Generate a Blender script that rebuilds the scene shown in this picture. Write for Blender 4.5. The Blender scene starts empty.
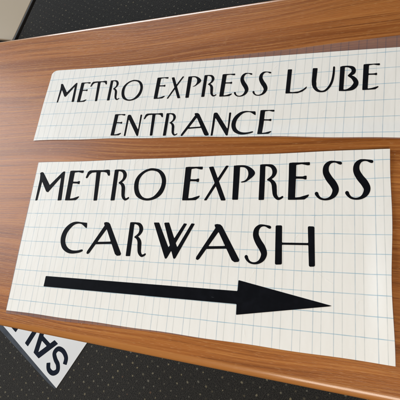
import bpy, math, random
import numpy as np
from mathutils import Matrix, Vector
random.seed(4)
IN = 0.0254                     # the signs are ruled in inches; everything below is in inches
SC = bpy.context.scene
COL = SC.collection
rad = math.radians

# Letter outlines in inches from each letter's foot (1 = counter cut out), cap height about 2.15
GLYPHS = {
 'M': [(0,[(-0.024,2.053),(0.215,1.952),(0.276,1.448),(0.182,0.006),(0.004,-0.015),(0.033,1.57)]),
   (0,[(-0.066,2.07),(0.014,2.122),(0.142,2.133),(0.249,2.075),(1.095,1.048),(0.989,0.598),(0.84,0.653),(0.068,1.724)]),
   (0,[(0.987,1.05),(1.924,2.013),(2.019,2.101),(2.166,2.119),(2.182,1.928),(1.878,1.635),(1.018,0.59),(0.865,0.698)]),
   (0,[(1.922,2.02),(2.185,2.11),(2.327,-0.008),(2.009,-0.028),(1.941,1.671)])],
 'E': [(0,[(-0.003,2.134),(0.024,2.164),(0.389,2.154),(0.372,0.009),(0,0)]),
   (0,[(0.024,2.158),(0.193,2.175),(0.584,2.158),(1.133,2.153),(1.137,1.991),(1.017,1.989),(0.697,2.075),(0.337,2.035)]),
   (0,[(0.331,1.349),(0.771,1.336),(0.879,1.375),(0.971,1.378),(0.965,1.171),(0.884,1.174),(0.774,1.218),(0.334,1.242)]),
   (0,[(0,0),(0.007,0.105),(0.369,0.102),(0.64,0.134),(0.854,0.201),(1.13,0.284),(1.069,0.153),(0.885,0.011),(0.373,-0.003)])],
 'T': [(0,[(-0.958,1.658),(-0.882,1.611),(-0.807,1.653),(-0.687,1.885),(-0.504,2.012),(-0.055,2.041),(0.435,2.039),(0.706,1.971),(0.848,1.765),(0.958,1.733),(0.98,1.833),(0.915,2.145),(0.733,2.174),(0.415,2.149),(-0.328,2.175),(-0.701,2.166),(-0.847,2.06)]),
   (0,[(-0.141,2.146),(0.189,2.135),(0.263,0.012),(0,0)])],
 'R': [(0,[(-0.02,2.142),(0.277,2.143),(0.3,0.01),(0,0)]),
   (0,[(0.088,2.05),(0.126,2.05),(0.18,2.05),(0.242,2.05),(0.308,2.047),(0.37,2.042),(0.423,2.031),(0.471,2.016),(0.517,1.998),(0.557,1.978),(0.59,1.956),(0.616,1.933),(0.635,1.91),(0.653,1.882),(0.672,1.847),(0.688,1.809),(0.7,1.773),(0.708,1.741),(0.713,1.715),(0.716,1.688),(0.719,1.65),(0.717,1.607),(0.711,1.561),(0.7,1.514),(0.685,1.473),(0.659,1.431),(0.618,1.386),(0.57,1.34),(0.521,1.298),(0.477,1.262),(0.446,1.235),(0.433,1.218),(0.43,1.197),(0.438,1.176),(0.455,1.161),(0.475,1.156),(0.495,1.162),(0.53,1.181),(0.58,1.206),(0.639,1.237),(0.702,1.273),(0.763,1.314),(0.814,1.36),(0.856,1.41),(0.893,1.464),(0.924,1.522),(0.949,1.585),(0.963,1.651),(0.966,1.723),(0.952,1.795),(0.926,1.863),(0.89,1.924),(0.849,1.979),(0.803,2.027),(0.753,2.068),(0.699,2.1),(0.643,2.119),(0.588,2.13),(0.535,2.135),(0.483,2.138),(0.429,2.142),(0.37,2.146),(0.303,2.149),(0.235,2.15),(0.171,2.15),(0.118,2.15),(0.08,2.151),(0.057,2.144),(0.041,2.126),(0.036,2.101),(0.045,2.076),(0.063,2.057)]),
   (0,[(0.459,1.189),(0.483,1.172),(0.517,1.149),(0.555,1.122),(0.591,1.093),(0.621,1.065),(0.64,1.04),(0.654,1.015),(0.668,0.987),(0.681,0.958),(0.693,0.927),(0.703,0.895),(0.712,0.864),(0.718,0.833),(0.723,0.796),(0.728,0.751),(0.733,0.7),(0.74,0.645),(0.748,0.589),(0.757,0.537),(0.765,0.481),(0.774,0.42),(0.786,0.357),(0.803,0.294),(0.828,0.233),(0.86,0.178),(0.897,0.13),(0.937,0.087),(0.98,0.05),(1.024,0.021),(1.072,-0.002),(1.124,-0.01),(1.171,-0.002),(1.211,0.013),(1.245,0.031),(1.273,0.047),(1.295,0.06),(1.317,0.073),(1.336,0.089),(1.351,0.104),(1.362,0.117),(1.369,0.126),(1.374,0.132),(1.385,0.152),(1.385,0.176),(1.374,0.198),(1.354,0.211),(1.33,0.212),(1.31,0.201),(1.303,0.194),(1.294,0.185),(1.285,0.176),(1.276,0.169),(1.265,0.163),(1.249,0.156),(1.224,0.147),(1.196,0.135),(1.168,0.125),(1.142,0.12),(1.125,0.122),(1.117,0.128),(1.106,0.142),(1.088,0.167),(1.069,0.2),(1.052,0.236),(1.037,0.274),(1.026,0.309),(1.019,0.344),(1.014,0.387),(1.01,0.438),(1.007,0.493),(1.003,0.552),(0.997,0.608),(0.992,0.658),(0.989,0.708),(0.985,0.761),(0.979,0.817),(0.968,0.876),(0.949,0.935),(0.926,0.987),(0.898,1.035),(0.867,1.079),(0.831,1.119),(0.793,1.155),(0.749,1.188),(0.698,1.214),(0.645,1.231),(0.593,1.242),(0.546,1.248),(0.507,1.253),(0.48,1.257),(0.462,1.259),(0.446,1.252),(0.436,1.237),(0.435,1.218),(0.444,1.201)])],
 'O': [(0,[(-0.02,2.173),(0.075,2.163),(0.184,2.147),(0.298,2.125),(0.408,2.095),(0.505,2.057),(0.591,2.01),(0.671,1.953),(0.745,1.89),(0.811,1.822),(0.869,1.751),(0.918,1.676),(0.961,1.597),(0.995,1.513),(1.023,1.427),(1.043,1.34),(1.055,1.249),(1.06,1.155),(1.057,1.059),(1.048,0.963),(1.033,0.871),(1.012,0.781),(0.986,0.691),(0.952,0.602),(0.912,0.519),(0.864,0.443),(0.809,0.373),(0.745,0.308),(0.675,0.249),(0.598,0.195),(0.515,0.149),(0.423,0.107),(0.321,0.071),(0.214,0.041),(0.105,0.02),(-0.001,0.007),(-0.105,0.003),(-0.211,0.008),(-0.316,0.021),(-0.419,0.042),(-0.518,0.07),(-0.615,0.107),(-0.712,0.151),(-0.804,0.203),(-0.889,0.263),(-0.963,0.33),(-1.024,0.406),(-1.076,0.492),(-1.118,0.584),(-1.153,0.68),(-1.181,0.776),(-1.203,0.877),(-1.217,0.983),(-1.223,1.091),(-1.221,1.196),(-1.21,1.294),(-1.19,1.385),(-1.161,1.472),(-1.123,1.554),(-1.078,1.632),(-1.026,1.706),(-0.964,1.777),(-0.891,1.844),(-0.812,1.906),(-0.734,1.961),(-0.661,2.008),(-0.595,2.045),(-0.531,2.073),(-0.469,2.095),(-0.408,2.113),(-0.345,2.129),(-0.284,2.146),(-0.225,2.16),(-0.165,2.171),(-0.098,2.176)]),
   (1,[(-0.037,2.035),(0.045,2.027),(0.133,2.011),(0.222,1.988),(0.305,1.959),(0.379,1.924),(0.441,1.882),(0.497,1.833),(0.546,1.779),(0.59,1.719),(0.631,1.656),(0.67,1.588),(0.705,1.514),(0.735,1.437),(0.759,1.358),(0.774,1.279),(0.78,1.199),(0.778,1.117),(0.769,1.034),(0.754,0.953),(0.735,0.877),(0.712,0.806),(0.683,0.738),(0.649,0.673),(0.61,0.609),(0.567,0.546),(0.52,0.482),(0.468,0.417),(0.411,0.354),(0.351,0.297),(0.287,0.25),(0.218,0.212),(0.143,0.181),(0.065,0.157),(-0.014,0.141),(-0.091,0.134),(-0.168,0.135),(-0.246,0.145),(-0.324,0.162),(-0.398,0.189),(-0.468,0.224),(-0.534,0.27),(-0.597,0.326),(-0.656,0.39),(-0.71,0.46),(-0.757,0.531),(-0.797,0.606),(-0.832,0.685),(-0.861,0.768),(-0.885,0.854),(-0.901,0.943),(-0.913,1.037),(-0.918,1.137),(-0.917,1.238),(-0.909,1.336),(-0.893,1.425),(-0.868,1.504),(-0.834,1.578),(-0.794,1.646),(-0.748,1.708),(-0.699,1.766),(-0.646,1.818),(-0.588,1.865),(-0.526,1.906),(-0.462,1.941),(-0.396,1.971),(-0.328,1.996),(-0.259,2.015),(-0.187,2.029),(-0.113,2.036)])],
 'X': [(0,[(0.121,2.124),(0.4,2.146),(1.35,0.016),(1.316,-0.015),(1.079,-0.013)]),
   (0,[(1.214,2.166),(1.379,2.159),(0.809,1.152),(0.154,-0.001),(0,0),(0.646,1.2)])],
 'P': [(0,[(-0.055,2.12),(0.319,2.106),(0.334,-0.002),(0,0)]),
   (0,[(0.058,2.116),(0.086,2.123),(0.132,2.126),(0.187,2.127),(0.247,2.126),(0.306,2.125),(0.364,2.125),(0.426,2.124),(0.49,2.122),(0.554,2.116),(0.615,2.106),(0.673,2.092),(0.73,2.075),(0.787,2.054),(0.842,2.029),(0.896,2),(0.951,1.966),(1.007,1.927),(1.06,1.885),(1.109,1.843),(1.149,1.802),(1.182,1.763),(1.21,1.725),(1.231,1.687),(1.245,1.649),(1.251,1.611),(1.247,1.575),(1.235,1.539),(1.216,1.503),(1.191,1.466),(1.16,1.428),(1.12,1.386),(1.071,1.342),(1.017,1.297),(0.964,1.255),(0.915,1.217),(0.873,1.184),(0.833,1.154),(0.794,1.127),(0.755,1.105),(0.713,1.086),(0.663,1.072),(0.608,1.063),(0.554,1.057),(0.506,1.055),(0.472,1.054),(0.452,1.057),(0.441,1.063),(0.44,1.071),(0.447,1.081),(0.464,1.092),(0.493,1.102),(0.537,1.113),(0.587,1.125),(0.636,1.14),(0.677,1.161),(0.712,1.188),(0.743,1.219),(0.771,1.255),(0.796,1.292),(0.817,1.332),(0.835,1.374),(0.849,1.42),(0.86,1.467),(0.867,1.515),(0.869,1.561),(0.867,1.607),(0.86,1.653),(0.85,1.699),(0.836,1.742),(0.819,1.783),(0.798,1.82),(0.774,1.856),(0.747,1.89),(0.718,1.919),(0.686,1.945),(0.655,1.966),(0.624,1.982),(0.589,1.995),(0.548,2.006),(0.498,2.016),(0.431,2.022),(0.348,2.025),(0.262,2.026),(0.184,2.029),(0.126,2.036),(0.088,2.05),(0.062,2.067),(0.048,2.086),(0.047,2.104)])],
 'S': [(0,[(0.807,2.139),(0.799,2.142),(0.788,2.145),(0.775,2.149),(0.76,2.152),(0.743,2.156),(0.726,2.16),(0.706,2.163),(0.682,2.167),(0.656,2.172),(0.628,2.177),(0.599,2.182),(0.57,2.186),(0.542,2.191),(0.514,2.196),(0.485,2.202),(0.455,2.206),(0.424,2.21),(0.392,2.212),(0.361,2.214),(0.327,2.217),(0.291,2.218),(0.252,2.215),(0.21,2.206),(0.168,2.189),(0.127,2.167),(0.085,2.14),(0.042,2.107),(0,2.067),(-0.039,2.018),(-0.071,1.962),(-0.095,1.901),(-0.112,1.838),(-0.124,1.77),(-0.13,1.698),(-0.128,1.624),(-0.119,1.546),(-0.101,1.468),(-0.076,1.393),(-0.046,1.322),(-0.014,1.254),(0.018,1.19),(0.052,1.127),(0.091,1.062),(0.133,1),(0.173,0.943),(0.21,0.893),(0.241,0.848),(0.267,0.806),(0.294,0.759),(0.321,0.712),(0.344,0.669),(0.361,0.632),(0.374,0.603),(0.381,0.58),(0.386,0.557),(0.387,0.526),(0.384,0.49),(0.377,0.451),(0.367,0.412),(0.356,0.374),(0.343,0.338),(0.327,0.301),(0.306,0.263),(0.281,0.226),(0.254,0.193),(0.225,0.164),(0.193,0.14),(0.157,0.12),(0.118,0.104),(0.078,0.092),(0.037,0.083),(-0.001,0.079),(-0.039,0.079),(-0.078,0.084),(-0.116,0.093),(-0.152,0.106),(-0.185,0.121),(-0.214,0.137),(-0.238,0.155),(-0.258,0.177),(-0.277,0.202),(-0.295,0.228),(-0.311,0.255),(-0.324,0.279),(-0.334,0.301),(-0.341,0.323),(-0.347,0.346),(-0.353,0.368),(-0.358,0.39),(-0.362,0.406),(-0.393,0.446),(-0.436,0.464),(-0.482,0.456),(-0.517,0.425),(-0.533,0.377),(-0.524,0.328),(-0.516,0.316),(-0.506,0.298),(-0.492,0.274),(-0.475,0.247),(-0.454,0.218),(-0.431,0.191),(-0.409,0.167),(-0.384,0.142),(-0.356,0.116),(-0.326,0.09),(-0.292,0.067),(-0.255,0.047),(-0.217,0.031),(-0.176,0.017),(-0.133,0.006),(-0.089,-0.002),(-0.044,-0.008),(0.001,-0.011),(0.046,-0.011),(0.093,-0.009),(0.142,-0.003),(0.191,0.006),(0.24,0.018),(0.288,0.034),(0.335,0.055),(0.384,0.079),(0.432,0.108),(0.479,0.141),(0.523,0.18),(0.562,0.225),(0.597,0.274),(0.628,0.327),(0.655,0.387),(0.677,0.452),(0.692,0.524),(0.697,0.602),(0.689,0.682),(0.672,0.756),(0.648,0.825),(0.621,0.888),(0.592,0.947),(0.562,1.007),(0.525,1.07),(0.483,1.131),(0.441,1.186),(0.402,1.236),(0.368,1.282),(0.338,1.328),(0.307,1.38),(0.275,1.434),(0.246,1.486),(0.221,1.535),(0.201,1.578),(0.187,1.615),(0.178,1.652),(0.172,1.691),(0.17,1.732),(0.17,1.772),(0.172,1.81),(0.175,1.844),(0.18,1.874),(0.189,1.908),(0.202,1.944),(0.22,1.979),(0.24,2.012),(0.258,2.039),(0.275,2.06),(0.295,2.077),(0.318,2.091),(0.344,2.102),(0.373,2.111),(0.401,2.118),(0.427,2.123),(0.453,2.124),(0.48,2.123),(0.506,2.119),(0.532,2.113),(0.557,2.106),(0.581,2.096),(0.604,2.083),(0.627,2.068),(0.649,2.053),(0.671,2.038),(0.692,2.026),(0.711,2.017),(0.728,2.01),(0.744,2.004),(0.757,2),(0.768,1.996),(0.776,1.993),(0.811,1.993),(0.84,2.012),(0.857,2.046),(0.856,2.085),(0.838,2.119)])],
 'C': [(0,[(0.717,2.07),(0.73,2.001),(0.749,1.901),(0.763,1.803),(0.759,1.743),(0.733,1.732),(0.691,1.751),(0.639,1.786),(0.582,1.821),(0.521,1.861),(0.453,1.911),(0.38,1.96),(0.304,1.995),(0.224,2.014),(0.14,2.024),(0.055,2.025),(-0.028,2.017),(-0.106,2.002),(-0.184,1.979),(-0.259,1.946),(-0.332,1.902),(-0.404,1.842),(-0.475,1.77),(-0.541,1.691),(-0.6,1.613),(-0.651,1.539),(-0.696,1.464),(-0.734,1.385),(-0.763,1.299),(-0.784,1.201),(-0.798,1.094),(-0.802,0.987),(-0.795,0.887),(-0.776,0.796),(-0.747,0.709),(-0.708,0.627),(-0.661,0.551),(-0.606,0.48),(-0.54,0.414),(-0.469,0.355),(-0.392,0.305),(-0.312,0.264),(-0.225,0.232),(-0.135,0.208),(-0.042,0.191),(0.056,0.183),(0.159,0.184),(0.262,0.19),(0.359,0.2),(0.456,0.219),(0.552,0.246),(0.637,0.27),(0.701,0.28),(0.743,0.27),(0.768,0.247),(0.774,0.218),(0.76,0.19),(0.724,0.162),(0.668,0.131),(0.594,0.101),(0.506,0.074),(0.396,0.049),(0.264,0.024),(0.127,0.004),(0.001,-0.007),(-0.109,-0.009),(-0.212,-0.004),(-0.312,0.01),(-0.414,0.036),(-0.523,0.077),(-0.635,0.13),(-0.742,0.192),(-0.835,0.261),(-0.913,0.337),(-0.979,0.422),(-1.034,0.512),(-1.081,0.605),(-1.119,0.702),(-1.148,0.805),(-1.166,0.909),(-1.175,1.013),(-1.172,1.118),(-1.158,1.225),(-1.134,1.33),(-1.102,1.429),(-1.062,1.524),(-1.013,1.614),(-0.955,1.7),(-0.888,1.781),(-0.809,1.859),(-0.72,1.933),(-0.626,1.999),(-0.53,2.051),(-0.435,2.089),(-0.337,2.115),(-0.237,2.131),(-0.136,2.14),(-0.034,2.14),(0.07,2.13),(0.175,2.116),(0.281,2.105),(0.397,2.096),(0.521,2.088),(0.631,2.081),(0.707,2.076)])],
 'A': [(0,[(0.956,2.025),(1.107,2.065),(1.301,2.038),(1.425,1.936),(2.578,0.051),(2.542,-0.049),(2.313,-0.081),(2.153,0.016),(1.219,1.657),(1.007,1.891)]),
   (0,[(1.035,1.832),(1.291,1.711),(0.202,0.009),(0.108,-0.068),(-0.005,-0.029),(0.013,0.103)]),
   (0,[(0.611,0.733),(1.745,0.789),(1.815,0.662),(0.586,0.594)])],
 'W': [(0,[(-1.103,2.185),(-0.756,2.19),(0.082,0.659),(0.009,-0.007),(-0.07,0.027)]),
   (0,[(-0.382,2.156),(-0.352,2.188),(-0.072,2.2),(0.656,0.681),(0.557,0.019),(0.489,0.038)]),
   (0,[(0.935,2.161),(1.125,2.14),(0.073,0.078),(0.001,-0.007),(-0.019,0.466)]),
   (0,[(1.424,2.168),(1.628,2.148),(0.609,0.058),(0.533,0.017),(0.525,0.413)])],
 'H': [(0,[(-0.052,2.096),(-0.012,2.132),(0.249,2.137),(0.284,2.102),(0.353,0.058),(0.321,0.017),(0.041,-0.005),(-0.002,0.034)]),
   (0,[(1.674,2.071),(1.712,2.113),(1.966,2.104),(1.999,2.064),(2.061,0.041),(2.024,-0.006),(1.816,-0.024),(1.771,0.013)]),
   (0,[(0.274,1.182),(1.726,1.203),(1.728,1.109),(0.278,1.086)])],
 'L': [(0,[(-0.002,1.653),(0.254,1.645),(0.256,0.019),(0,0)]),
   (0,[(0,0),(0.019,0.121),(0.442,0.068),(0.794,0.1),(1.046,0.239),(1.247,0.427),(1.214,0.262),(1.002,0.074),(0.717,-0.022),(0.27,-0.002)])],
 'U': [(0,[(-0.582,1.617),(-0.555,1.642),(-0.299,1.627),(-0.323,0.697),(-0.307,0.476),(-0.549,0.492),(-0.583,0.783)]),
   (0,[(-0.565,0.633),(-0.558,0.606),(-0.55,0.565),(-0.539,0.512),(-0.524,0.451),(-0.503,0.387),(-0.476,0.325),(-0.444,0.272),(-0.409,0.224),(-0.371,0.179),(-0.331,0.137),(-0.288,0.1),(-0.244,0.069),(-0.199,0.044),(-0.152,0.026),(-0.106,0.012),(-0.06,0.003),(-0.015,-0.002),(0.027,-0.005),(0.068,-0.006),(0.109,-0.005),(0.15,-0.001),(0.193,0.007),(0.235,0.022),(0.276,0.044),(0.317,0.075),(0.358,0.111),(0.399,0.153),(0.437,0.199),(0.473,0.248),(0.506,0.3),(0.536,0.355),(0.562,0.413),(0.586,0.474),(0.608,0.537),(0.627,0.602),(0.644,0.669),(0.658,0.739),(0.669,0.811),(0.678,0.884),(0.684,0.959),(0.69,1.034),(0.694,1.11),(0.697,1.193),(0.698,1.283),(0.697,1.375),(0.696,1.46),(0.694,1.531),(0.694,1.582),(0.686,1.617),(0.665,1.645),(0.637,1.659),(0.609,1.655),(0.588,1.634),(0.581,1.602),(0.58,1.55),(0.58,1.479),(0.579,1.395),(0.578,1.306),(0.575,1.218),(0.571,1.14),(0.565,1.067),(0.559,0.995),(0.551,0.924),(0.542,0.856),(0.531,0.79),(0.519,0.727),(0.503,0.666),(0.486,0.605),(0.467,0.548),(0.447,0.492),(0.424,0.44),(0.4,0.39),(0.373,0.343),(0.344,0.296),(0.312,0.251),(0.28,0.211),(0.247,0.176),(0.216,0.148),(0.186,0.127),(0.155,0.111),(0.124,0.1),(0.091,0.093),(0.058,0.091),(0.023,0.094),(-0.012,0.102),(-0.048,0.116),(-0.083,0.135),(-0.117,0.157),(-0.146,0.181),(-0.172,0.207),(-0.195,0.235),(-0.217,0.268),(-0.238,0.304),(-0.256,0.342),(-0.272,0.379),(-0.282,0.41),(-0.288,0.44),(-0.292,0.478),(-0.295,0.522),(-0.298,0.567),(-0.3,0.61),(-0.302,0.643),(-0.332,0.72),(-0.388,0.775),(-0.457,0.793),(-0.52,0.77),(-0.559,0.711)])],
 'B': [(0,[(-0.011,1.602),(0.251,1.604),(0.245,0.001),(0,0)]),
   (0,[(0.118,1.541),(0.157,1.538),(0.212,1.536),(0.276,1.532),(0.342,1.525),(0.404,1.513),(0.455,1.496),(0.498,1.47),(0.54,1.438),(0.576,1.404),(0.604,1.369),(0.62,1.341),(0.623,1.325),(0.623,1.315),(0.625,1.301),(0.626,1.285),(0.626,1.269),(0.626,1.253),(0.627,1.239),(0.619,1.211),(0.59,1.166),(0.55,1.114),(0.507,1.064),(0.468,1.021),(0.442,0.989),(0.432,0.978),(0.43,0.962),(0.434,0.945),(0.445,0.932),(0.459,0.927),(0.472,0.93),(0.508,0.94),(0.562,0.951),(0.626,0.967),(0.692,0.988),(0.755,1.018),(0.807,1.065),(0.841,1.129),(0.858,1.198),(0.86,1.27),(0.848,1.342),(0.824,1.41),(0.787,1.472),(0.738,1.521),(0.685,1.554),(0.63,1.575),(0.575,1.589),(0.519,1.6),(0.464,1.609),(0.404,1.617),(0.337,1.621),(0.268,1.623),(0.204,1.624),(0.149,1.624),(0.111,1.625),(0.094,1.62),(0.083,1.605),(0.08,1.585),(0.086,1.563),(0.1,1.548)]),
   (0,[(0.449,0.93),(0.479,0.904),(0.521,0.869),(0.567,0.828),(0.613,0.784),(0.65,0.741),(0.675,0.703),(0.698,0.661),(0.725,0.612),(0.748,0.563),(0.764,0.519),(0.771,0.489),(0.771,0.479),(0.769,0.469),(0.762,0.442),(0.746,0.404),(0.724,0.362),(0.698,0.321),(0.672,0.283),(0.645,0.249),(0.611,0.212),(0.569,0.176),(0.522,0.143),(0.474,0.115),(0.426,0.093),(0.376,0.081),(0.321,0.076),(0.264,0.078),(0.211,0.082),(0.165,0.087),(0.131,0.089),(0.111,0.083),(0.097,0.066),(0.093,0.042),(0.1,0.018),(0.116,-0.001),(0.137,-0.008),(0.17,-0.01),(0.215,-0.014),(0.27,-0.017),(0.33,-0.02),(0.392,-0.021),(0.451,-0.019),(0.509,-0.015),(0.571,-0.012),(0.635,-0.006),(0.699,0.005),(0.763,0.025),(0.821,0.057),(0.873,0.098),(0.921,0.148),(0.965,0.206),(1.002,0.274),(1.029,0.354),(1.039,0.449),(1.023,0.548),(0.99,0.634),(0.948,0.708),(0.9,0.774),(0.849,0.83),(0.796,0.88),(0.734,0.921),(0.668,0.948),(0.604,0.965),(0.546,0.976),(0.498,0.983),(0.465,0.99),(0.451,0.993),(0.438,0.987),(0.431,0.973),(0.43,0.957),(0.437,0.941)])],
 'N': [(0,[(-0.025,1.538),(0.121,1.568),(0.134,0.005),(0,0)]),
   (0,[(-0.016,1.573),(0.032,1.614),(0.182,1.615),(0.243,1.564),(1.085,0.398),(1.104,-0.029),(1.021,0.006),(0.114,1.287)]),
   (0,[(1.009,1.591),(1.142,1.586),(1.139,0.005),(1.063,-0.015)])],
}
LINES = {
 'big1': [('M', -0.45, 6.97), ('E', 2.2, 6.95), ('T', 4.57, 6.92), ('R', 5.92, 6.92), ('O', 8.79, 6.89), ('E', 11.12, 6.89), ('X', 12.55, 6.88), ('P', 14.32, 6.91), ('R', 15.89, 6.88), ('E', 17.55, 6.88), ('S', 19.52, 6.84), ('S', 21.08, 6.86)],
 'big2': [('C', 3.64, 3.29), ('A', 4.75, 3.37), ('R', 7.7, 3.3), ('W', 10.48, 3.26), ('A', 12.41, 3.35), ('S', 15.82, 3.22), ('H', 16.99, 3.26)],
 'sm1': [('M', 1.29, 3.17), ('E', 3.22, 3.11), ('T', 4.86, 3.11), ('R', 5.92, 3.11), ('O', 7.98, 2.98), ('E', 9.82, 3.01), ('X', 10.83, 2.97), ('P', 12.23, 2.96), ('R', 13.37, 2.96), ('E', 14.63, 2.92), ('S', 15.99, 2.86), ('S', 17.2, 2.86), ('L', 18.87, 2.91), ('U', 20.94, 2.87), ('B', 21.93, 2.88), ('E', 23.18, 2.86)],
 'sm2': [('E', 6.91, 0.32), ('N', 8.01, 0.27), ('T', 10.06, 0.26), ('R', 11.05, 0.24), ('A', 12.36, 0.24), ('N', 14.46, 0.17), ('C', 16.61, 0.2), ('E', 17.46, 0.2)],
}


# ---------------------------------------------------------------- helpers
def link(o, parent=None):
    COL.objects.link(o)
    if parent is not None: o.parent = parent
    return o
def mesh_obj(name, verts, faces, mat, parent=None, smooth=False, uvs=None):
    me = bpy.data.meshes.new(name)
    me.from_pydata([tuple(c * IN for c in v) for v in verts], [], faces)
    if uvs is not None:
        uv = me.uv_layers.new(name='inches')
        for lp in me.loops: uv.data[lp.index].uv = uvs[lp.vertex_index]
    if smooth:
        for p in me.polygons: p.use_smooth = True
    me.materials.append(mat); me.update()
    return link(bpy.data.objects.new(name, me), parent)
def empty(name, loc, rz, label, cat, group=None):
    o = bpy.data.objects.new(name, None); COL.objects.link(o)
    o.location = [c * IN for c in loc]; o.rotation_euler = (0, 0, rz)
    o.empty_display_size = 0.05
    o['label'] = label; o['category'] = cat
    if group: o['group'] = group
    return o

class NT:
    """short node-tree writer"""
    def __init__(s, name):
        s.m = bpy.data.materials.new(name); s.m.use_nodes = True
        s.t = s.m.node_tree; s.t.nodes.clear()
        s.out = s.t.nodes.new('ShaderNodeOutputMaterial')
    def n(s, kind, ins=None, **kw):
        nd = s.t.nodes.new('ShaderNode' + kind)
        for k, v in kw.items(): setattr(nd, k, v)
        for k, v in (ins or {}).items():
            sock = nd.inputs[k]
            if isinstance(v, bpy.types.NodeSocket): s.t.links.new(v, sock)
            else: sock.default_value = v
        return nd
    def math(s, op, a, b=None, c=None, clamp=False):
        ins = {0: a}
        if b is not None: ins[1] = b
        if c is not None: ins[2] = c
        return s.n('Math', ins, operation=op, use_clamp=clamp).outputs[0]
    def mix(s, fac, a, b, blend='MIX'):
        nd = s.n('Mix', data_type='RGBA', blend_type=blend)
        for i, v in ((0, fac), (6, a), (7, b)):
            if isinstance(v, bpy.types.NodeSocket): s.t.links.new(v, nd.inputs[i])
            else: nd.inputs[i].default_value = v
        return nd.outputs[2]
    def noise(s, vec, scale, detail=4, rough=.55, dist=0.):
        return s.n('TexNoise', {'Vector': vec, 'Scale': scale, 'Detail': detail, 'Roughness': rough, 'Distortion': dist}).outputs[0]
    def mapr(s, v, a, b, c=0., d=1., smooth=True):
        return s.n('MapRange', {0: v, 1: a, 2: b, 3: c, 4: d}, interpolation_type='SMOOTHSTEP' if smooth else 'LINEAR').outputs[0]
    def stretch(s, vec, sc, rot=0.):
        return s.n('Mapping', {0: vec, 2: (0, 0, rot), 3: sc}).outputs[0]
    def bump(s, h, strength, dist):
        return s.n('Bump', {'Height': h, 'Strength': strength, 'Distance': dist}).outputs[0]
    def done(s, sh):
        s.t.links.new(sh, s.out.inputs[0]); return s.m

def rgb(r, g, b): return (r, g, b, 1)

# ---------------------------------------------------------------- materials
def mat_wood():
    s = NT('wood_laminate')
    co = s.n('TexCoord').outputs['Object']
    inch = s.stretch(co, (1/IN, 1/IN, 1/IN))
    warp = s.noise(s.stretch(inch, (.035, .16, .1)), 1.0, 2, .5)
    wv = s.n('Combine' + 'XYZ', {1: s.math('MULTIPLY', warp, 3.2)}).outputs[0]
    wpos = s.n('VectorMath', {0: inch, 1: wv}, operation='ADD').outputs[0]
    band = s.noise(s.stretch(wpos, (.016, .75, .2)), 1.0, 4, .6)           # broad cathedral figure
    mid = s.noise(s.stretch(wpos, (.035, 3.1, 1)), 1.0, 5, .72)            # grain lines
    fine = s.noise(s.stretch(wpos, (.10, 11, 1)), 1.0, 4, .7)              # close streaks
    hair = s.noise(s.stretch(inch, (.8, 26, 3)), 1.0, 3, .6)               # pores
    tick = s.noise(s.stretch(inch, (2.4, 21, 3), rad(2)), 1.0, 2, .5)
    c = s.mix(s.mapr(band, .36, .64), rgb(.262, .079, .014), rgb(.385, .132, .028))
    c = s.mix(s.math('MULTIPLY', s.mapr(mid, .52, .68), .50), c, rgb(.50, .215, .050))
    c = s.mix(s.math('MULTIPLY', s.mapr(mid, .48, .32), .50), c, rgb(.14, .040, .007))
    c = s.mix(s.math('MULTIPLY', s.mapr(fine, .50, .66), .60), c, rgb(.52, .23, .058))
    c = s.mix(s.math('MULTIPLY', s.mapr(fine, .49, .34), .62), c, rgb(.15, .046, .011))
    c = s.mix(s.math('MULTIPLY', s.mapr(hair, .55, .75), .55), c, rgb(.12, .038, .010))
    c = s.mix(s.math('MULTIPLY', s.mapr(tick, .58, .72), .42), c, rgb(.52, .27, .11))
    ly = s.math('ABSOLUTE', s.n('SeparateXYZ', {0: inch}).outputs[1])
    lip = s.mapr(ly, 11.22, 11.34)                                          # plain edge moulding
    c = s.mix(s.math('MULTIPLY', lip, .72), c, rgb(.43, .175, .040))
    dust = s.noise(inch, 5.5, 2, .5)
    c = s.mix(s.math('MULTIPLY', s.mapr(dust, .77, .81), .35), c, rgb(.45, .38, .30))
    h = s.math('ADD', s.math('MULTIPLY', hair, .6), s.math('MULTIPLY', tick, .7))
    ro = s.mapr(fine, .2, .8, .30, .42)
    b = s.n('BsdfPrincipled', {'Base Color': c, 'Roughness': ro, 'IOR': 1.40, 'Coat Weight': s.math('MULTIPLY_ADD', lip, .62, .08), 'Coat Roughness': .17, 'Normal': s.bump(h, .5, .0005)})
    return s.done(b.outputs[0])

def grid_lines(s, u, v, ua, ub, va, col_extra=None):
    """masks of the printed rules: (strong set, weak set)"""
    def line(x, off, w):
        f = s.math('FRACT', s.math('ADD', x, 100.5 - off))
        d = s.math('ABSOLUTE', s.math('SUBTRACT', f, .5))
        return s.mapr(d, w * .30, w, 1., 0.)
    return line(u, ua, .030), line(u, ub, .028), line(v, va, .032)

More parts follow.
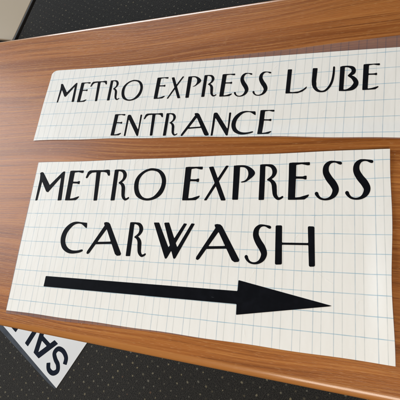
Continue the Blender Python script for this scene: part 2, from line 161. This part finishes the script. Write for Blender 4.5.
def mat_paper(name, ua, ub, va, film=False):
    s = NT(name)
    uv = s.n('UVMap', uv_map='inches').outputs[0]
    wob = s.noise(uv, .35, 2, .5)
    sep = s.n('SeparateXYZ', {0: uv}).outputs
    dv = s.math('MULTIPLY', s.math('SUBTRACT', wob, .5), .035)
    u = s.math('ADD', sep[0], dv); v = s.math('ADD', sep[1], dv)
    # the ruled sheet and the ruled film over it do not quite line up: step the cross rules a little per column
    colid = s.math('FLOOR', s.math('ADD', s.math('MULTIPLY', u, .5), .3))
    jog = s.n('TexWhiteNoise', {'Vector': s.n('Combine' + 'XYZ', {0: colid}).outputs[0]}, noise_dimensions='3D').outputs[0]
    v = s.math('ADD', v, s.math('MULTIPLY', s.math('SUBTRACT', jog, .5), .03))
    A, B, H = grid_lines(s, u, v, ua, ub, va)
    H = s.math('MULTIPLY', H, s.math('GREATER_THAN', v, -.6))
    brk = s.noise(uv, 1.3, 3, .6)
    k = s.mapr(brk, .3, .7, .60, 1.)
    tone = s.noise(uv, .12, 2, .5)
    base = s.mix(tone, rgb(.82, .81, .775), rgb(.84, .84, .82))
    base = s.mix(s.math('MULTIPLY', s.noise(uv, 9, 4, .7), .10), base, rgb(.60, .58, .53))
    # faint close ribs of the backing sheet
    rib = s.math('SINE', s.math('MULTIPLY', u, 2 * math.pi * 4.6))
    base = s.mix(s.math('MULTIPLY', s.mapr(rib, .2, 1.), .006), base, rgb(.45, .42, .38))
    blue = rgb(.20, .40, .53); grey = rgb(.36, .41, .42)
    c = base
    c = s.mix(s.math('MULTIPLY', s.math('MULTIPLY', B, k), .50), c, grey)
    c = s.mix(s.math('MULTIPLY', s.math('MULTIPLY', A, k), .62), c, rgb(.25, .37, .46))
    c = s.mix(s.math('MULTIPLY', s.math('MULTIPLY', H, k), .78), c, blue)
    cockle = s.noise(s.stretch(uv, (.8, .35, 1)), 1.0, 3, .5)
    cr = s.n('TexVoronoi', {'Vector': s.stretch(uv, (.16, .23, 1), .4), 'Scale': 1.0}, feature='DISTANCE_TO_EDGE', voronoi_dimensions='2D').outputs[0]
    cockle = s.math('ADD', cockle, s.math('MULTIPLY', s.mapr(cr, 0., .012, 1., 0.), s.math('MULTIPLY', s.mapr(brk, .52, .62), .10)))
    nrm = s.bump(cockle, .6, .0022)
    if not film:
        b = s.n('BsdfPrincipled', {'Base Color': c, 'Roughness': .45, 'IOR': 1.35, 'Normal': nrm})
        return s.done(b.outputs[0])
    # the bare rim of clear ruled film
    lines = s.math('MAXIMUM', s.math('MAXIMUM', A, B), H)
    veil = s.n('BsdfPrincipled', {'Base Color': s.mix(lines, rgb(.30, .25, .27), rgb(.13, .13, .16)), 'Roughness': .28, 'Normal': nrm})
    clear = s.n('BsdfTransparent', {'Color': rgb(.95, .94, .96)})
    fac = s.math('ADD', .32, s.math('MULTIPLY', lines, .22))
    m = s.n('MixShader', {0: fac, 1: clear.outputs[0], 2: veil.outputs[0]})
    return s.done(m.outputs[0])

def mat_vinyl(name='black_vinyl', col=(.0045, .005, .007)):
    s = NT(name)
    co = s.n('TexCoord').outputs['Object']
    n = s.noise(co, 60, 4, .6)
    c = s.mix(s.mapr(n, .45, .75), rgb(*col), rgb(col[0] * 1.3, col[1] * 1.3, col[2] * 1.4))
    sc = s.noise(s.stretch(co, (60, 240, 60), .5), 1.0, 3, .6)
    c = s.mix(s.math('MULTIPLY', s.mapr(sc, .70, .76), .35), c, rgb(.09, .10, .11))
    b = s.n('BsdfPrincipled', {'Base Color': c, 'Roughness': s.mapr(n, .3, .7, .40, .52), 'IOR': 1.16, 'Specular IOR Level': .35, 'Normal': s.bump(n, .25, .0008)})
    return s.done(b.outputs[0])

def mat_carpet():
    s = NT('speckled_carpet')
    co = s.stretch(s.n('TexCoord').outputs['Object'], (1/IN, 1/IN, 1/IN), rad(31))
    jit = s.n('TexNoise', {'Vector': co, 'Scale': .8, 'Detail': 2.}).outputs[1]
    p = s.n('VectorMath', {0: co, 1: s.n('VectorMath', {0: jit, 'Scale': .35}, operation='SCALE').outputs[0]}, operation='ADD').outputs[0]
    vo = s.n('TexVoronoi', {'Vector': p, 'Scale': .92, 'Randomness': .26}, voronoi_dimensions='2D')
    dist, vc = vo.outputs[0], vo.outputs[1]
    r = s.n('SeparateXYZ', {0: vc}).outputs
    pile = s.noise(co, 7, 5, .75)
    size = s.math('MULTIPLY_ADD', r[0], .06, .075)
    dd = s.math('ADD', dist, s.math('MULTIPLY', s.math('SUBTRACT', s.noise(co, 4, 2, .6), .5), .16))
    spot = s.mapr(s.math('DIVIDE', dd, size), .3, 1.35, 1., 0.)
    loops = s.n('TexVoronoi', {'Vector': co, 'Scale': 6.5, 'Randomness': .8}, voronoi_dimensions='2D').outputs[0]
    base = s.mix(s.mapr(pile, .35, .75), rgb(.011, .011, .010), rgb(.062, .057, .049))
    base = s.mix(s.math('MULTIPLY', s.mapr(loops, .2, .62), .6), base, rgb(.003, .003, .004))
    tint = s.mix(r[1], rgb(.17, .165, .14), rgb(.26, .22, .13))
    tint = s.mix(s.mapr(r[2], .97, .98), tint, rgb(.14, .08, .05))
    c = s.mix(s.math('MULTIPLY', spot, s.mapr(r[2], 0., .8, .25, .9)), base, tint)
    h = s.math('ADD', s.math('MULTIPLY', loops, -1.), pile)
    b = s.n('BsdfPrincipled', {'Base Color': c, 'Roughness': .95, 'Specular IOR Level': .15, 'Sheen Weight': .12, 'Sheen Roughness': .6, 'Normal': s.bump(h, .9, .0025)})
    return s.done(b.outputs[0])

def mat_plain(name, col, rough=.5, metal=0., amt=.12, scale=8., bump=.1):
    s = NT(name)
    co = s.n('TexCoord').outputs['Object']
    n = s.noise(co, scale, 5, .65); n2 = s.noise(co, scale * 25, 3, .7)
    c = s.mix(s.math('MULTIPLY', n, amt * 2), rgb(*col), rgb(col[0] * .6, col[1] * .6, col[2] * .58))
    c = s.mix(s.math('MULTIPLY', n2, amt), c, rgb(col[0] * 1.25, col[1] * 1.22, col[2] * 1.2))
    b = s.n('BsdfPrincipled', {'Base Color': c, 'Roughness': rough, 'Metallic': metal, 'Normal': s.bump(n2, bump, .0006)})
    return s.done(b.outputs[0])

WOOD = mat_wood()
PAPER_BIG = mat_paper('ruled_paper', 0., .40, 0.)
PAPER_SMALL = mat_paper('ruled_paper_narrow', .31, .87, .20)
FILM_BIG = mat_paper('clear_ruled_film', 0., .40, 0., True)
FILM_SMALL = mat_paper('clear_ruled_film_narrow', .31, .87, .20, True)
VINYL = mat_vinyl()
NAVY = mat_vinyl('navy_black_vinyl', (.010, .014, .024))
CARPET = mat_carpet()
BEIGE = mat_plain('beige_laminate', (.36, .29, .20), .45)
BLACK_TRIM = mat_plain('black_rubber_trim', (.012, .011, .010), .5)
STEEL = mat_plain('dark_steel', (.05, .05, .052), .4, .8)
PLAIN_PAPER = mat_plain('white_board', (.78, .79, .80), .4, 0., .06, 12., .25)
DARK_FILM = None

# ---------------------------------------------------------------- letter meshes
H = 0.030
def poly_sdf(px, py, poly):
    """signed distance to a closed polygon, negative inside"""
    d2 = np.full(px.shape, 1e9); inside = np.zeros(px.shape, bool)
    n = len(poly)
    for i in range(n):
        ax, ay = poly[i]; bx, by = poly[(i + 1) % n]
        ex, ey = bx - ax, by - ay; L = ex * ex + ey * ey + 1e-12
        t = np.clip(((px - ax) * ex + (py - ay) * ey) / L, 0, 1)
        d2 = np.minimum(d2, (px - ax - t * ex) ** 2 + (py - ay - t * ey) ** 2)
        if ay != by:
            c = ((ay > py) != (by > py)) & (px < (bx - ax) * (py - ay) / (by - ay) + ax)
            inside ^= c
    d = np.sqrt(d2)
    return np.where(inside, -d, d)
def inside_nonzero(px, py, poly):
    w = np.zeros(px.shape, int); n = len(poly)
    for i in range(n):
        ax, ay = poly[i]; bx, by = poly[(i + 1) % n]
        cr = (bx - ax) * (py - ay) - (px - ax) * (by - ay)
        w += ((ay <= py) & (by > py) & (cr > 0)).astype(int) - ((ay > py) & (by <= py) & (cr < 0)).astype(int)
    return w != 0
def squeeze(prims, k): return [(h, [(x * k, y) for x, y in q]) for h, q in prims]
def cut_shape(prims, scale=1., blur=1, h=H, grow=.009):
    pts = np.array([p for _, q in prims for p in q]) * scale
    x0, y0 = pts.min(0) - 4 * h; x1, y1 = pts.max(0) + 4 * h
    xs = np.arange(x0, x1, h); ys = np.arange(y0, y1, h)
    X, Y = np.meshgrid(xs, ys)
    F = np.full(X.shape, 9.)
    for hole, q in prims:
        q = [(a * scale, b * scale) for a, b in q]
        d = np.abs(poly_sdf(X, Y, q)); d = np.where(inside_nonzero(X, Y, q), -d, d)
        F = np.maximum(F, -d) if hole else np.minimum(F, d)
    for _ in range(blur):
        P = np.pad(F, 1, mode='edge')
        F = (P[:-2, 1:-1] + P[2:, 1:-1] + P[1:-1, :-2] + P[1:-1, 2:] + 4 * P[1:-1, 1:-1]) / 8
    F = F - grow
    V = []; key = {}; faces = []; rim = []
    def corner(i, j):
        k = (0, i, j)
        if k not in key: key[k] = len(V); V.append((xs[j], ys[i]))
        return key[k]
    def cross(i, j, i2, j2):
        k = (1,) + (min((i, j), (i2, j2)) + max((i, j), (i2, j2)))
        if k not in key:
            a, b = F[i, j], F[i2, j2]; t = a / (a - b); key[k] = len(V)
            V.append((xs[j] + t * (xs[j2] - xs[j]), ys[i] + t * (ys[i2] - ys[i])))
        return key[k]
    ny, nx = F.shape
    for i in range(ny - 1):
        for j in range(nx - 1):
            c = [(i, j), (i, j + 1), (i + 1, j + 1), (i + 1, j)]
            neg = [F[a] < 0 for a in c]
            if not any(neg): continue
            f = []; cs = []
            for k in range(4):
                a, b = c[k], c[(k + 1) % 4]
                if neg[k]: f.append(corner(*a))
                if neg[k] != neg[(k + 1) % 4]:
                    x = cross(*a, *b); f.append(x); cs.append((x, neg[k]))
            if len(f) > 2: faces.append(f)
            if len(cs) == 2:
                a = next(x for x, out in cs if out); b = next(x for x, out in cs if not out)
                if a != b: rim.append((a, b))
    return V, faces, rim
def vinyl_piece(name, shape, ox, oy, hfun, mat, parent, lift=.014, thick=.010, label=None):
    V, faces, rim = shape
    n = len(V)
    top = [(x + ox, y + oy, hfun(x + ox, y + oy) + lift + thick) for x, y in V]
    bot = [(x, y, z - thick) for x, y, z in top]
    fs = [f for f in faces] + [(a, a + n, b + n, b) for a, b in rim]
    used = sorted({i for f in fs for i in f}); rm = {k: i for i, k in enumerate(used)}
    allv = top + bot
    o = mesh_obj(name, [allv[i] for i in used], [[rm[i] for i in f] for f in fs], mat, parent)
    if label: o['label'] = label
    return o

# ---------------------------------------------------------------- floor
fl = mesh_obj('carpet_floor', [(-220, -140, -29), (260, -140, -29), (260, 340, -29), (-220, 340, -29)], [(0, 1, 2, 3)], CARPET)
fl['kind'] = 'structure'

# ---------------------------------------------------------------- table
TR = rad(-2.38)
TX, TY = 13.5, 9.30             # centre of the table top
table = empty('work_table', (TX, TY, -29), TR, 'long brown wood grain table with rounded edges under the two big signs', 'table')
def rounded_slab(name, hx, y0, y1, ztop, thick, r, mat, parent, base=-29):
    # profile across the table, swept along its length; both ends rounded too
    prof = []
    K = 9
    for k in range(K + 1):
        a = math.pi / 2 * k / K
        prof.append((y0 + r - r * math.sin(a), ztop - r + r * math.cos(a)))
    prof.append((y0 + .02, ztop - thick + .12)); prof.append((y0 + .16, ztop - thick))
    back = []
    for k in range(K + 1):
        a = math.pi / 2 * k / K
        back.append((y1 - r + r * math.sin(a), ztop - r + r * math.cos(a)))
    back.append((y1 - .02, ztop - thick + .12)); back.append((y1 - .16, ztop - thick))
    ring = prof[::-1] + back
    n = len(ring)
    xs = [-hx, -hx + .06] + [-hx + 2 + i * (2 * hx - 4) / 30 for i in range(31)] + [hx - .06, hx]
    V = []
    for x in xs:
        e = 1 if abs(x) < hx - .01 else .0
        for y, z in ring:
            V.append((x, y if e else y * .995, z - base if e else (z if z < ztop - .06 else ztop - .06) - base))
    F = []
    for i in range(len(xs) - 1):
        for k in range(n):
            a = i * n + k; b = i * n + (k + 1) % n
            F.append((a, b, b + n, a + n))
    F.append(tuple(range(n))[::-1]); F.append(tuple((len(xs) - 1) * n + k for k in range(n)))
    o = mesh_obj(name, V, F, mat, parent)
    for p in o.data.polygons: p.use_smooth = len(p.vertices) == 4
    o.data.set_sharp_from_angle(angle=rad(40))
    return o
rounded_slab('table_top', 36, -11.72, 11.72, 0, 1.15, .46, WOOD, table)
def tube(bm_v, bm_f, a, b, r, seg=16):
    a, b = Vector(a), Vector(b); d = (b - a).normalized()
    u = d.orthogonal().normalized(); w = d.cross(u)
    s = len(bm_v)
    for c in (a, b):
        for k in range(seg):
            t = 2 * math.pi * k / seg
            bm_v.append(tuple(c + (u * math.cos(t) + w * math.sin(t)) * r))
    for k in range(seg):
        bm_f.append((s + k, s + (k + 1) % seg, s + seg + (k + 1) % seg, s + seg + k))
    bm_f.append(tuple(s + k for k in range(seg))[::-1]); bm_f.append(tuple(s + seg + k for k in range(seg)))
for sx in (-1, 1):
    for sy in (-1, 1):
        v, f = [], []
        tube(v, f, (sx * 31, sy * 8.5, .0), (sx * 31, sy * 8.5, 27.85), .55)
        tube(v, f, (sx * 31, sy * 8.5, .0), (sx * 31, sy * 8.5, .6), .8)
        mesh_obj('leg', v, f, STEEL, table)

# ---------------------------------------------------------------- sheets
def sheet(name, nx, ny, left, right, bottom, top, hfun, mat, parent, lift=0., thick=.012):
    """a real sheet: its outline from four edge curves, a top, a bottom and its cut edges"""
    V = []; UV = []
    for j in range(ny + 1):
        t = j / ny
        for i in range(nx + 1):
            s = i / nx
            x = (1 - s) * left(t) + s * right(t)
            y = (1 - t) * bottom(x) + t * top(x)
            V.append((x, y, hfun(x, y) + lift + thick)); UV.append((x, y))
    n = len(V)
    V += [(x, y, z - thick) for x, y, z in V]; UV += UV
    F = []; W = nx + 1
    for j in range(ny):
        for i in range(nx):
            a = j * W + i; F.append((a, a + 1, a + 1 + W, a + W)); F.append((a + n, a + W + n, a + 1 + W + n, a + 1 + n))
    edge = [i for i in range(nx + 1)] + [j * W + nx for j in range(1, ny + 1)] + [ny * W + i for i in range(nx - 1, -1, -1)] + [j * W for j in range(ny - 1, 0, -1)]
    for k in range(len(edge)):
        a, b = edge[k], edge[(k + 1) % len(edge)]
        F.append((a, a + n, b + n, b))
    o = mesh_obj(name, V, F, mat, parent, uvs=UV)
    for p in o.data.polygons: p.use_smooth = True
    o.data.set_sharp_from_angle(angle=rad(40))
    return o
def film_rim(name, outer, inner, hfun, mat, parent, lift=.004):
    """bare margin of the clear film round the sheet: matching outer and inner outlines"""
    n = len(outer); V = []; UV = []
    for x, y in outer + inner: V.append((x, y, hfun(x, y) * (.6 if (x, y) in outer else 1) + lift)); UV.append((x, y))
    F = [(k, (k + 1) % n, n + (k + 1) % n, n + k) for k in range(n)]
    return mesh_obj(name, V, F, mat, parent, uvs=UV, smooth=True)
def edge_samples(left, right, bottom, top, m=40, inset=0.):
    x0, x1 = left(.5), right(.5); P = []
    for k in range(m): x = x0 + (x1 - x0) * k / m; P.append((x, bottom(x) + inset))
    for k in range(m): t = k / m; P.append((right(t) - inset, (1 - t) * bottom(right(t)) + t * top(right(t))))
    for k in range(m): x = x1 + (x0 - x1) * k / m; P.append((x, top(x) - inset))
    for k in range(m): t = 1 - k / m; P.append((left(t) + inset, (1 - t) * bottom(left(t)) + t * top(left(t))))
    return P
def lerp(x, pts):
    for (a, fa), (b, fb) in zip(pts, pts[1:]):
        if x <= b: return fa + (fb - fa) * max(0, (x - a)) / (b - a)
    return pts[-1][1]
def sm(x): x = max(0., min(1., x)); return x * x * (3 - 2 * x)

# big sign -----------------------------------------------------------------
def h_big(x, y):
    z = .010 + .018 * (1 + math.sin(x * .55 + y * .3)) * sm((x + .9) / 2) * .6 + .012 * (1 + math.sin(y * .9 - x * .21))
    z += .27 * sm((x - 21.4) / 1.3) * .9 * (.2 + .8 * math.exp(-((y - 2.2) / 2.6) ** 2))     # right edge lifts
    z += .07 * sm((9.8 - 9.0 + y - 9.0) / .8) * sm((x - 12) / 8)                            # top right edge lifts a touch
    return z
big = empty('lettered_sign', (0, 0, 0), 0, 'large white ruled paper sign with two rows of black letters above a long arrow', 'sign', 'lettered paper signs')
bl = lambda t: -.97 + .06 * t + .02 * math.sin(t * 9)
br = lambda t: 22.66 + .09 * t + .035 * math.sin(t * 11 + 1) - .03 * math.sin(t * 5)
bb = lambda x: lerp(x, [(-1, -.74), (8, -.84), (16, -.98), (23, -1.10)]) + .014 * math.sin(x * 1.3)
bt = lambda x: lerp(x, [(-1, 9.89), (7, 9.76), (15, 9.70), (23, 9.60)]) + .016 * math.sin(x * .9 + 2)
sheet('paper_sheet', 190, 88, bl, br, bb, bt, h_big, PAPER_BIG, big)
inner = edge_samples(bl, br, bb, bt, inset=.05)
def out_big(k, p):
    x, y = p; side = k // 40
    if side == 0: return (x, bb(x) - lerp(x, [(-1, .20), (4, .20), (9, .10), (14, .02), (23, .005)]))
    if side == 1: return (br((y + 1) / 10.7) + .03, y)
    if side == 2: return (x, bt(x) + .03)
    return (x - .12, y)
outer = [out_big(k, p) for k, p in enumerate(inner)]
film_rim('transfer_film', outer, inner, h_big, FILM_BIG, big)
for key, sc in (('big1', 1.), ('big2', 1.)):
    for ch, x, y in LINES[key]:
        vinyl_piece('letter', cut_shape(GLYPHS[ch], sc), x, y, h_big, VINYL, big, label='black capital letter ' + ch)
AR = [(0, [(1.84, 1.69), (1.82, 1.03), (15.02, 1.02), (15.03, .46), (19.90, 1.33), (15.03, 2.28), (15.02, 1.69)])]
vinyl_piece('arrow', cut_shape(AR, 1., 0, .04), 0, 0, h_big, VINYL, big, label='long black arrow pointing right')

# narrow sign ---------------------------------------------------------------
ST = -.05614
small = empty('lettered_sign', (-1.854, 11.729, 0), ST, 'narrow white ruled paper sign with two rows of black letters and no arrow', 'sign', 'lettered paper signs')
SR = 27.3
def h_small(x, y):
    z = .010 + .016 * (1 + math.sin(x * .5 + y * .4 + 1)) + .010 * (1 + math.sin(y * 1.1 + x * .33))
    z += .16 * sm((1.0 - y) / 1.0) * sm((x - 12) / 7)
    return z
sl = lambda t: .0 + .04 * t + .02 * math.sin(t * 8)
sr = lambda t: SR
sb = lambda x: lerp(x, [(0, 0), (7, .10), (14, .13), (20, .0), (25.2, -.16), (28, -.2)]) + .02 * math.sin(x * 1.1)
def stp(x):
    y = lerp(x, [(0, 6.02), (.7, 6.05), (8, 5.85), (15.6, 5.68), (19.5, 5.58), (25, 5.46), (28, 5.40)])
    if x < .5: y -= .5 - math.sqrt(max(0, .25 - (.5 - x) ** 2))
    return y
sheet('paper_sheet', 210, 56, sl, sr, sb, stp, h_small, PAPER_SMALL, small)
inner = edge_samples(sl, sr, sb, stp, inset=.05)
def out_small(k, p):
    x, y = p; side = k // 40
    if side == 0: return (x, sb(x) - .03)
    if side == 1: return (SR + .25, y)
    if side == 2: return (x, stp(x) + lerp(x, [(0, .02), (6, .03), (13, .16), (19.5, .46), (22, .62), (28, .98)]))
    return (x - .07, y)
outer = [out_small(k, p) for k, p in enumerate(inner)]
film_rim('transfer_film', outer, inner, h_small, FILM_SMALL, small)
for key in ('sm1', 'sm2'):
    for ch, x, y in LINES[key]:
        own_small = ch in 'LUBN'
        vinyl_piece('letter', cut_shape(squeeze(GLYPHS[ch], .93) if ch == 'M' else GLYPHS[ch], 1. if own_small else .763, grow=.0 if own_small else -.003), x, y, h_small, VINYL, small, label='black capital letter ' + ch)

# sign on the floor ----------------------------------------------------------
FA = math.atan2(.51151, -.85927)
fs = empty('floor_sign', (-18.297, -12.089, -29), FA, 'white sign with bold dark letters lying on the carpet half under the table', 'sign')
# local frame: x runs along its long edge, y runs (mirrored) in under the table
def hf(x, y): return .06 + .02 * math.sin(x * .4) + .015 * math.sin(y * .7)
my = lambda pts: [(x, -y) for x, y in pts]
o = sheet('board_sheet', 60, 40, lambda t: 0, lambda t: 26, lambda x: -15, lambda x: 0, hf, PLAIN_PAPER, fs, thick=.03)
FV = []; FF = []
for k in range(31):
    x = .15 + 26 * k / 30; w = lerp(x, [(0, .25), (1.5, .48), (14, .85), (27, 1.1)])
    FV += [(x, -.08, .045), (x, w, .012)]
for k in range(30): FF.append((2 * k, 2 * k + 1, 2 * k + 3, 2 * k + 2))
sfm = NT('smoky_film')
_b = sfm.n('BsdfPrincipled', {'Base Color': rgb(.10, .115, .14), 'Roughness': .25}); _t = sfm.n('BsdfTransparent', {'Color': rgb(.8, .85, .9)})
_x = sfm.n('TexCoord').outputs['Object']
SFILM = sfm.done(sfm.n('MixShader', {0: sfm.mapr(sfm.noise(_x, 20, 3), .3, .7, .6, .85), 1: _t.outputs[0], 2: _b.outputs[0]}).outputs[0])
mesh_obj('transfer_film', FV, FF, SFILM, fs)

def stroke_poly(pts, w, n=7):
    P = [np.array(p, float) for p in pts]; c = []
    for i in range(len(P) - 1):
        p0, p1, p2, p3 = P[max(i - 1, 0)], P[i], P[i + 1], P[min(i + 2, len(P) - 1)]
        for k in range(n):
            t = k / n; c.append(.5 * (2 * p1 + (p2 - p0) * t + (2 * p0 - 5 * p1 + 4 * p2 - p3) * t * t + (3 * p1 - p0 - 3 * p2 + p3) * t ** 3))
    c.append(P[-1]); c = np.array(c)
    d = np.gradient(c, axis=0); d /= np.linalg.norm(d, axis=1)[:, None]; nn = np.c_[-d[:, 1], d[:, 0]] * w / 2
    return [tuple(p) for p in list(c + nn) + list((c - nn)[::-1])]
# letters read from the other side of the sheet: their tops point at the long edge
SS = [(0, stroke_poly(my([(1.02, 3.15), (1.45, 3.95), (2.45, 4.28), (3.35, 3.98), (3.48, 3.15), (2.75, 2.65), (1.95, 2.4), (1.42, 1.75), (1.85, 1.02), (2.75, .95), (3.40, 1.55)]), .66))]
AA = [(0, my([(5.20, .88), (6.52, .88), (7.95, 4.45), (7.08, 4.45), (5.86, 1.40), (4.70, 4.45), (3.86, 4.45)])),
      (0, my([(5.0, 3.0), (6.8, 3.0), (7.0, 3.62), (4.7, 3.62)]))]
LL = [(0, my([(8.0, .82), (8.78, .82), (8.95, 4.45), (8.17, 4.45)])), (0, my([(8.4, 3.8), (10.7, 3.8), (10.7, 4.45), (8.4, 4.45)]))]
EE = [(0, my([(11.35, .82), (12.1, .82), (12.2, 4.45), (11.45, 4.45)])), (0, my([(11.6, .82), (13.9, .82), (13.9, 1.42), (11.6, 1.42)])),
      (0, my([(11.6, 2.35), (13.6, 2.35), (13.6, 2.95), (11.6, 2.95)])), (0, my([(11.6, 3.85), (13.9, 3.85), (13.9, 4.45), (11.6, 4.45)]))]
for ch, sh in (('S', SS), ('A', AA), ('L', LL), ('E', EE)):
    vinyl_piece('letter', cut_shape(sh, 1., 2, .05), 0, 0, hf, NAVY, fs, lift=.032, label='bold navy black capital letter ' + ch)

# neighbouring desk ------------------------------------------------------------
DZ = -1.0
ax, ay = -7.93, 22.55; bx, by = -6.82, 26.78
dd = math.atan2(by - ay, bx - ax)
desk = empty('side_desk', (ax, ay, -29), dd - math.pi / 2, 'beige laminate desk with black edge trim behind the wood table', 'desk')
# local: x left (negative), y away
def box_v(x0, x1, y0, y1, z0, z1, c=.06):
    V = [(x0, y0, z0), (x1, y0, z0), (x1, y1, z0), (x0, y1, z0), (x0, y0, z1 - c), (x1, y0, z1 - c), (x1, y1, z1 - c), (x0, y1, z1 - c),
         (x0 + c, y0 + c, z1), (x1 - c, y0 + c, z1), (x1 - c, y1 - c, z1), (x0 + c, y1 - c, z1)]
    F = [(3, 2, 1, 0)] + [(a, (a + 1) % 4, (a + 1) % 4 + 4, a + 4) for a in range(4)] + [(a + 4, (a + 1) % 4 + 4, (a + 1) % 4 + 8, a + 8) for a in range(4)] + [(8, 9, 10, 11)]
    return V, F
v, f = box_v(-48, -.22, 0, 30, 29 + DZ - .22, 29 + DZ); mesh_obj('desk_top', v, f, BEIGE, desk)
v, f = box_v(-.22, .06, -.01, 30.01, 29 + DZ - .24, 29 + DZ + .02, .05); mesh_obj('edge_trim', v, f, BLACK_TRIM, desk)
v, f = box_v(-47, -46, 2, 28, 0, 29 + DZ - .23); mesh_obj('side_panel', v, f, BEIGE, desk)

# ---------------------------------------------------------------- light
def area(name, loc, aim, sx, sy, power, col):
    L = bpy.data.lights.new(name, 'AREA'); L.shape = 'RECTANGLE'; L.size = sx * IN; L.size_y = sy * IN
    L.energy = power; L.color = col
    o = link(bpy.data.objects.new(name, L)); o.location = [c * IN for c in loc]
    d = Vector(aim) - Vector(loc); o.rotation_euler = d.to_track_quat('-Z', 'Y').to_euler()
    return o
area('window_light', (-88, 34, 62), (6, 6, 0), 70, 60, 56, (.86, .93, 1.))
area('back_window_light', (-46, 140, 26), (0, 20, -6), 84, 56, 84, (.90, .95, 1.))
area('front_window_light', (27, -66, 70), (14, 2, 0), 54, 40, 54, (1., .90, .77))
w = bpy.data.worlds.new('World'); SC.world = w; w.use_nodes = True
w.node_tree.nodes['Background'].inputs[0].default_value = (.60, .60, .60, 1)
w.node_tree.nodes['Background'].inputs[1].default_value = .20

# ---------------------------------------------------------------- camera
cam = bpy.data.cameras.new('camera'); co = link(bpy.data.objects.new('camera', cam))
R = Matrix(((0.93278, 0.09448, -0.34784), (0.0067, 0.96032, 0.27882), (0.36038, -0.2624, 0.89514)))
M = R.transposed().to_4x4(); M.translation = Vector((20.958, .586, 21.579)) * IN
co.matrix_world = M
cam.sensor_width = 36; cam.lens = 397.53 / 400 * 36; cam.clip_start = .01; cam.clip_end = 100
SC.camera = co
SC.view_settings.view_transform = 'Standard'; SC.view_settings.look = 'None'
SC.view_settings.exposure = 0; SC.view_settings.gamma = 1
SC.cycles.use_denoising = True
